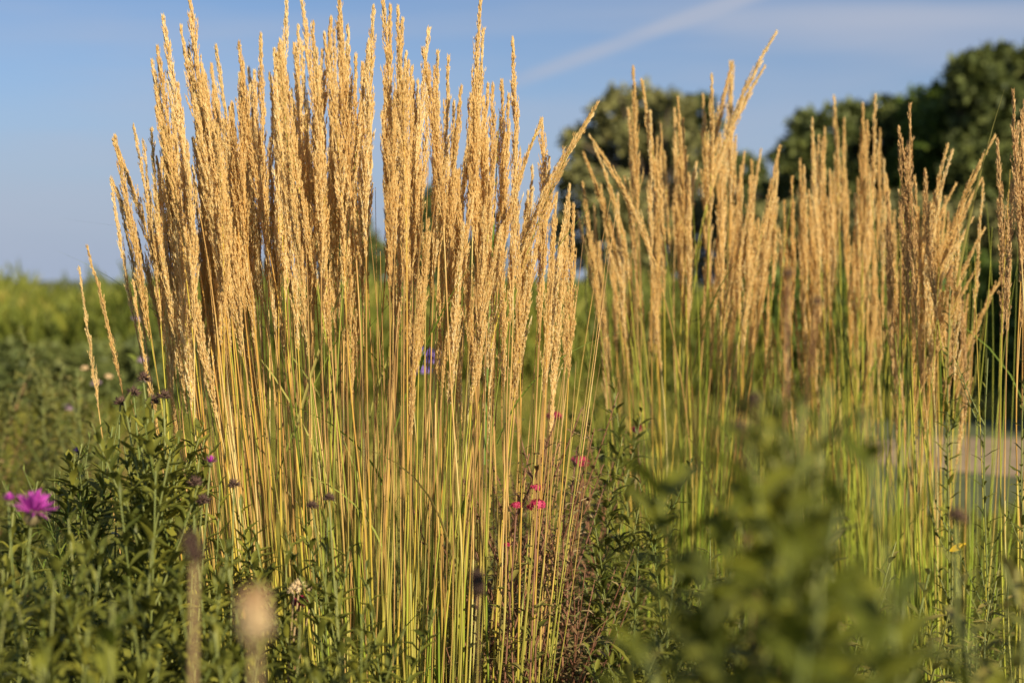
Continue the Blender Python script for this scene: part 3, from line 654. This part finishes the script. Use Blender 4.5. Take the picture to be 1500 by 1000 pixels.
for px, py, Y in [(1290, 870, 0.68), (1060, 870, 0.8), (930, 910, 0.95), (1420, 920, 0.75), (1180, 950, 0.6)]:
    plant('foreground_weed', 'weed', 'strongly blurred broad-leaved green weed among the others at the lower right', px, py, Y, random.choice(BROAD), G5)
G4 = 'blurred grey-green plants at lower right'
for px, py, Y in [(1330, 850, 1.1), (1400, 820, 1.15), (1470, 830, 1.1), (1370, 940, 1.0), (1500, 900, 0.95), (1060, 900, 1.15)]:
    plant('foreground_herb', 'herb', 'blurred grey-green foreground herb at the lower right', px, py, Y, random.choice(WEED + ASTER[:2]), G4)
# yellow leaf
tp = at(1395, 803, 2.2)
r_ = thing('yellow_leaf_plant', 'short stem bearing one bright yellow leaf, low at right', 'plant', (tp.x, tp.y, 0))
mb = MB(); tube(mb, [(0, 0, 0), (0.004, 0, tp.z * 0.5), (0, 0, tp.z)], [0.0016, 0.0012, 0.0008], 5, a=0.3); obj('stem', mb.mesh('stem', M['stem_g']), r_)
mb = MB(); leaves(mb, [(-0.004, 0, tp.z - 0.004)], [(1, -0.3, 0.6)], 0.028, 0.0052, 0.1, 0.5, 0.2, U=np.array([[0, -1.0, 0.4]])); obj('leaf', mb.mesh('leaf', M['yellow']), r_)

# ------------------------------------------------------------------ meadow and bank (uncountable)
def blades_field(name, n, regions, mat, seg=4):
    """regions: function giving arrays x, y, h, w"""
    x, y, h, wd, z0 = regions(n); n = len(x)
    mb = MB(); an = rng.uniform(0, 6.28, n); e = rng.uniform(0.05, 0.95, n)
    D = np.stack([np.cos(an) * e, np.sin(an) * e, np.ones(n)], 1)
    U = np.stack([np.sin(an), -np.cos(an), rng.uniform(-.3, .3, n)], 1)
    leaves(mb, np.stack([x, y, z0], 1), D, h, wd, rng.uniform(-0.1, 0.4, n), np.clip(rng.uniform(0, 0.75, n) ** 1.3 + 0.22 + 0.22 * np.sin(x * 0.9 + 1.3 * np.sin(y * 0.7)) * np.sin(y * 0.8 + x * 0.5), 0, 1), 0.15, seg=seg, shape=np.array([0.8, 1.0, 0.65, 0.05]), U=U)
    o = obj(name, mb.mesh(name, mat)); o['kind'] = 'stuff'; return o
def reg_meadow(n):
    Y = 3.4 + 10 * rng.uniform(0, 1, n) ** 0.8; X = rng.uniform(-0.42, 0.46, n) * Y
    keep = ~((X > 0.23 * Y + 0.1) & (Y > 6.6) & (Y < 11.6)); X, Y = X[keep], Y[keep]; n = len(X)
    pt = 0.75 + 0.25 * np.sin(X * 2.1 + 1) * np.sin(Y * 1.3)
    h = rng.uniform(0.16, 0.42, n) * pt * np.clip(0.75 + Y / 20, 0, 1.3)
    h = np.where(X > 0.15 * Y, h * 0.7, h)
    return X, Y, h, rng.uniform(0.004, 0.009, n) * (0.7 + Y / 10), np.zeros(n)
blades_field('meadow_grass', 42000, reg_meadow, M['meadow'])
def reg_bank(n):
    Y = rng.uniform(11.5, 18, n); X = rng.uniform(-7.5, 2.2, n)
    top = 1.15 + 0.30 * rng.uniform(0, 1, n) ** 7 + 0.10 * np.sin(X * 1.7) + 0.07 * np.sin(X * 4.1 + 2) + (Y - 12) * 0.022 - 0.05 * np.clip(X, 0, 3)
    z0 = top * rng.uniform(0.0, 0.78, n); z0 = np.where(rng.uniform(0, 1, n) < 0.35, z0 * 0.2, z0)
    return X, Y, (top - z0) * rng.uniform(0.45, 1.0, n) * 0.8, rng.uniform(0.012, 0.028, n), z0
blades_field('tall_herb_bank', 34000, reg_bank, M['bank'])
def reg_slope(n):
    Y = rng.uniform(14, 34, n); X = rng.uniform(-0.1, 0.45, n) * Y
    return X, Y, rng.uniform(0.25, 0.6, n) + (Y - 14) * 0.035, rng.uniform(0.02, 0.04, n), np.zeros(n)
blades_field('far_grass', 16000, reg_slope, M['meadow'])

# ------------------------------------------------------------------ trees and hedge
def crown(mb, blobs, n, size, Yc, depth):
    """blobs: photo px (x, y, r); scattered leaves on and inside each blob at its own depth"""
    blobs = list(blobs)
    if depth > 0.5:
        for b in list(blobs):
            for _ in range(2):
                a_ = random.uniform(0, 6.28); blobs.append((b[0] + b[2] * 1.0 * math.cos(a_), b[1] - abs(b[2] * 0.9 * math.sin(a_)), b[2] * random.uniform(0.25, 0.42)))
    tot = sum(b[2] ** 2 for b in blobs)
    cs = []
    for (px, py, r) in blobs:
        Y = Yc + random.uniform(-depth, depth); c = np.array(at(px, py, Y)); rr = r / FPX * Y; cs.append(c)
        k = int(n * r * r / tot); d = norm(rng.normal(size=(k, 3))); lump = 1 + 0.22 * np.sin(d[:, 0] * 7 + px) * np.sin(d[:, 1] * 6 + py) + 0.15 * np.sin(d[:, 2] * 11 + px)
        rad = rr * lump * rng.uniform(0.25, 1.08, k) ** 0.45
        P = c + d * rad[:, None] * [1, 1, 0.95]
        D = norm(d + rng.normal(size=(k, 3)) * 0.9); bt = rng.uniform(0, 0.35)
        leaves(mb, P, D, size * rng.uniform(0.6, 1.3, k), size * 0.36 * rng.uniform(0.7, 1.2, k), rng.uniform(0, 0.4, k), np.clip(bt + rng.uniform(0, 0.7, k), 0, 1), 0.15, seg=3, shape=np.array([0.25, 1, 0.1]), U=norm(rng.normal(size=(k, 3))))
    return cs
def tree(name, label, blobs, Yc, depth, n, size, mat, group=None, trunk_px=None, cat='tree', tr=0.22):
    cx = trunk_px if trunk_px is not None else sum(b[0] for b in blobs) / len(blobs)
    base = at(cx, 410, Yc); root = thing(name, label, cat, (base.x, base.y, 0), group)
    mb = MB(); cs = crown(mb, blobs, n, size, Yc, depth)
    zs = [c[2] for c in cs]; zt = min(zs) + 0.45 * (max(zs) - min(zs))
    part_local('crown', mb, mat, root)
    mb = MB(); b0 = np.array([base.x, base.y, 0.0])
    t = np.linspace(0, 1, 7)[:, None]; top = b0 + [0.1 * tr, 0, zt]
    tube(mb, b0 + t * (top - b0) + np.hstack([0.25 * tr * np.sin(t * 5), 0.2 * tr * np.sin(t * 4), 0 * t]), np.linspace(tr, tr * 0.5, 7), 8, a=0.4)
    for c in cs:
        s = b0 + [0, 0, min(zt * random.uniform(0.35, 0.95), max(c[2] * 0.8, 0.1))]
        t6 = np.linspace(0, 1, 6)[:, None]; mid = s + t6 * (c - s) + np.hstack([0 * t6, 0 * t6, 0.12 * np.linalg.norm(c - s) * np.sin(t6 * 3.14)])
        tube(mb, mid, np.linspace(tr * 0.36, tr * 0.07, 6), 5, a=0.6)
    part_local('trunk', mb, M['bark'], root)
    return root
tree('leafy_tree', 'olive green round tree standing behind the second clump', [(902, 172, 34), (945, 160, 30), (985, 168, 30), (868, 215, 34), (905, 225, 40), (955, 225, 42), (1000, 225, 34), (852, 280, 34), (900, 295, 45), (965, 300, 45), (1020, 295, 38), (1055, 300, 26), (845, 345, 36), (890, 370, 46), (960, 370, 48), (1030, 365, 44), (1080, 360, 30)], 30, 1.2, 9000, 0.20, M['treeleaf2'], trunk_px=950)
tree('leafy_tree', 'small narrow tree between the round tree and the big dark trees', [(1025, 165, 20), (1032, 190, 22), (1048, 245, 24), (1095, 250, 22), (1110, 290, 26), (1085, 320, 30)], 34, 0.6, 2600, 0.2, M['treeleaf'], trunk_px=1065, tr=0.14)
tree('leafy_tree', 'dark tree at the left end of the right-hand tree row', [(1185, 195, 26), (1170, 235, 28), (1215, 195, 32), (1165, 290, 34), (1205, 260, 46), (1180, 350, 45), (1235, 320, 50), (1170, 400, 40), (1240, 390, 50)], 27, 0.9, 6500, 0.19, M['treeleaf'], trunk_px=1205)
tree('leafy_tree', 'rounded tree in the middle of the right-hand tree row', [(1262, 180, 28), (1300, 172, 28), (1285, 215, 42), (1325, 235, 44), (1265, 265, 46), (1310, 300, 55), (1280, 360, 50), (1340, 370, 50)], 28, 0.9, 6500, 0.19, M['treeleaf'], trunk_px=1300)
tree('leafy_tree', 'low rounded bright-topped tree left of the tallest tree', [(1350, 160, 26), (1382, 162, 28), (1362, 200, 40), (1395, 215, 40), (1360, 265, 48), (1405, 290, 46), (1385, 350, 50)], 26, 0.9, 6000, 0.18, M['hedgeleaf'], trunk_px=1375)
tree('leafy_tree', 'tallest dark tree near the right edge', [(1415, 108, 20), (1440, 98, 24), (1462, 92, 20), (1432, 132, 30), (1462, 138, 30), (1412, 150, 18), (1445, 180, 38), (1422, 205, 34), (1468, 215, 38), (1440, 255, 48), (1480, 280, 44), (1450, 330, 50)], 25, 0.9, 8000, 0.18, M['treeleaf'], trunk_px=1448)
tree('leafy_tree', 'dark tree cut off by the right edge', [(1512, 108, 26), (1535, 95, 30), (1510, 160, 34), (1550, 170, 40), (1505, 225, 36), (1545, 250, 50), (1520, 310, 50)], 25, 0.9, 6000, 0.18, M['treeleaf'], trunk_px=1530)
DG = 'distant dark trees behind the big clump'
for bl, tp_ in [([(505, 330, 26), (500, 365, 34), (530, 385, 34)], 515), ([(630, 310, 28), (620, 350, 34), (650, 375, 36), (600, 390, 30)], 625), ([(712, 372, 20), (705, 395, 22)], 710), ([(330, 395, 16), (350, 400, 16)], 340)]:
    tree('distant_tree', 'distant dark tree showing through gaps in the big clump', bl, 45, 0.8, 2200, 0.3, M['treeleaf'], DG, tp_, tr=0.16)
# hedge bushes at right behind the path
HG = 'bushes of the dark hedge behind the path'
for i, px in enumerate([1120, 1165, 1215, 1262, 1310, 1360, 1412, 1462, 1515, 1565]):
    bl = [(px + random.uniform(-12, 12), 425 + random.uniform(-25, 20), 38), (px - 22, 455, 44), (px + 20, 460, 44), (px, 500, 50), (px - 15, 560, 44), (px + 20, 570, 44)]
    tree('hedge_bush', 'dense bush forming part of the dark hedge behind the path', bl, 12.6, 0.4, 4200, 0.085, M['hedgeleaf'], HG, px, cat='bush', tr=0.05)
OG = 'olive bushes painted pale as sunlit hedge tops, between the hedge and the trees'
for i, px in enumerate([1150, 1225, 1300, 1372, 1440, 1510, 1580]):  # paler leaf colour stands in for sunlight on the hedge tops
    tree('sunlit_tone_bush', 'bush', [(px - 26, 350 + random.uniform(-18, 18), 44), (px + 22, 345 + random.uniform(-22, 10), 46), (px, 400, 50), (px + 10, 440, 50), (px - 30, 430, 46)], 18, 0.7, 3600, 0.12, M['treeleaf2'], OG, px, cat='bush', tr=0.06)['label'] = 'olive bush painted pale as a sunlit hedge top, between the dark hedge and the trees'
SG2 = 'added dark bushes standing in for shadow at the foot of the green bank'
for i, px in enumerate([-25, 30, 85, 140, 200, 262]):  # dark bushes added to imitate the shadow along the foot of the bank
    tree('shadow_bush', 'added dark bush standing in for shadow at the foot of the left green bank', [(px - 14, 530 + random.uniform(-14, 10), 26), (px + 16, 535 + random.uniform(-14, 10), 26), (px, 565, 34), (px + 4, 590, 30)], 10.4, 0.25, 2200, 0.07, M['treeleaf'], SG2, px, cat='bush', tr=0.03)
# the tree that shades the hedge from the right, out of the picture
def shade_tree(x, y, zc, rr, lb):
    root = thing('shade_tree', lb, 'tree', (x, y, 0)); mb = MB()
    for k in range(12):
        d = norm(rng.normal(size=3)); c = np.array([x, y, zc]) + d * rr * 0.6 * np.array([1, 1, 0.8]); n = 1100; dd = norm(rng.normal(size=(n, 3)))
        leaves(mb, c + dd * (rr * 0.5 * rng.uniform(0.2, 1, n) ** 0.4)[:, None], norm(dd + rng.normal(size=(n, 3))), 0.22, 0.08, 0.2, rng.uniform(0, 1, n), seg=3, shape=np.array([0.25, 1, 0.1]), U=norm(rng.normal(size=(n, 3))))
    part_local('crown', mb, M['treeleaf'], root)
    mb = MB(); tube(mb, [(x, y, 0), (x + 0.1, y, zc * 0.5), (x, y, zc)], [0.2, 0.16, 0.08], 8, a=0.5); part_local('trunk', mb, M['bark'], root)
shade_tree(9.2, 6.4, 3.2, 2.0, 'leafy tree out of the picture at right shading the hedge')
shade_tree(12.2, 8.6, 3.0, 2.0, 'second leafy tree out of the picture at right')
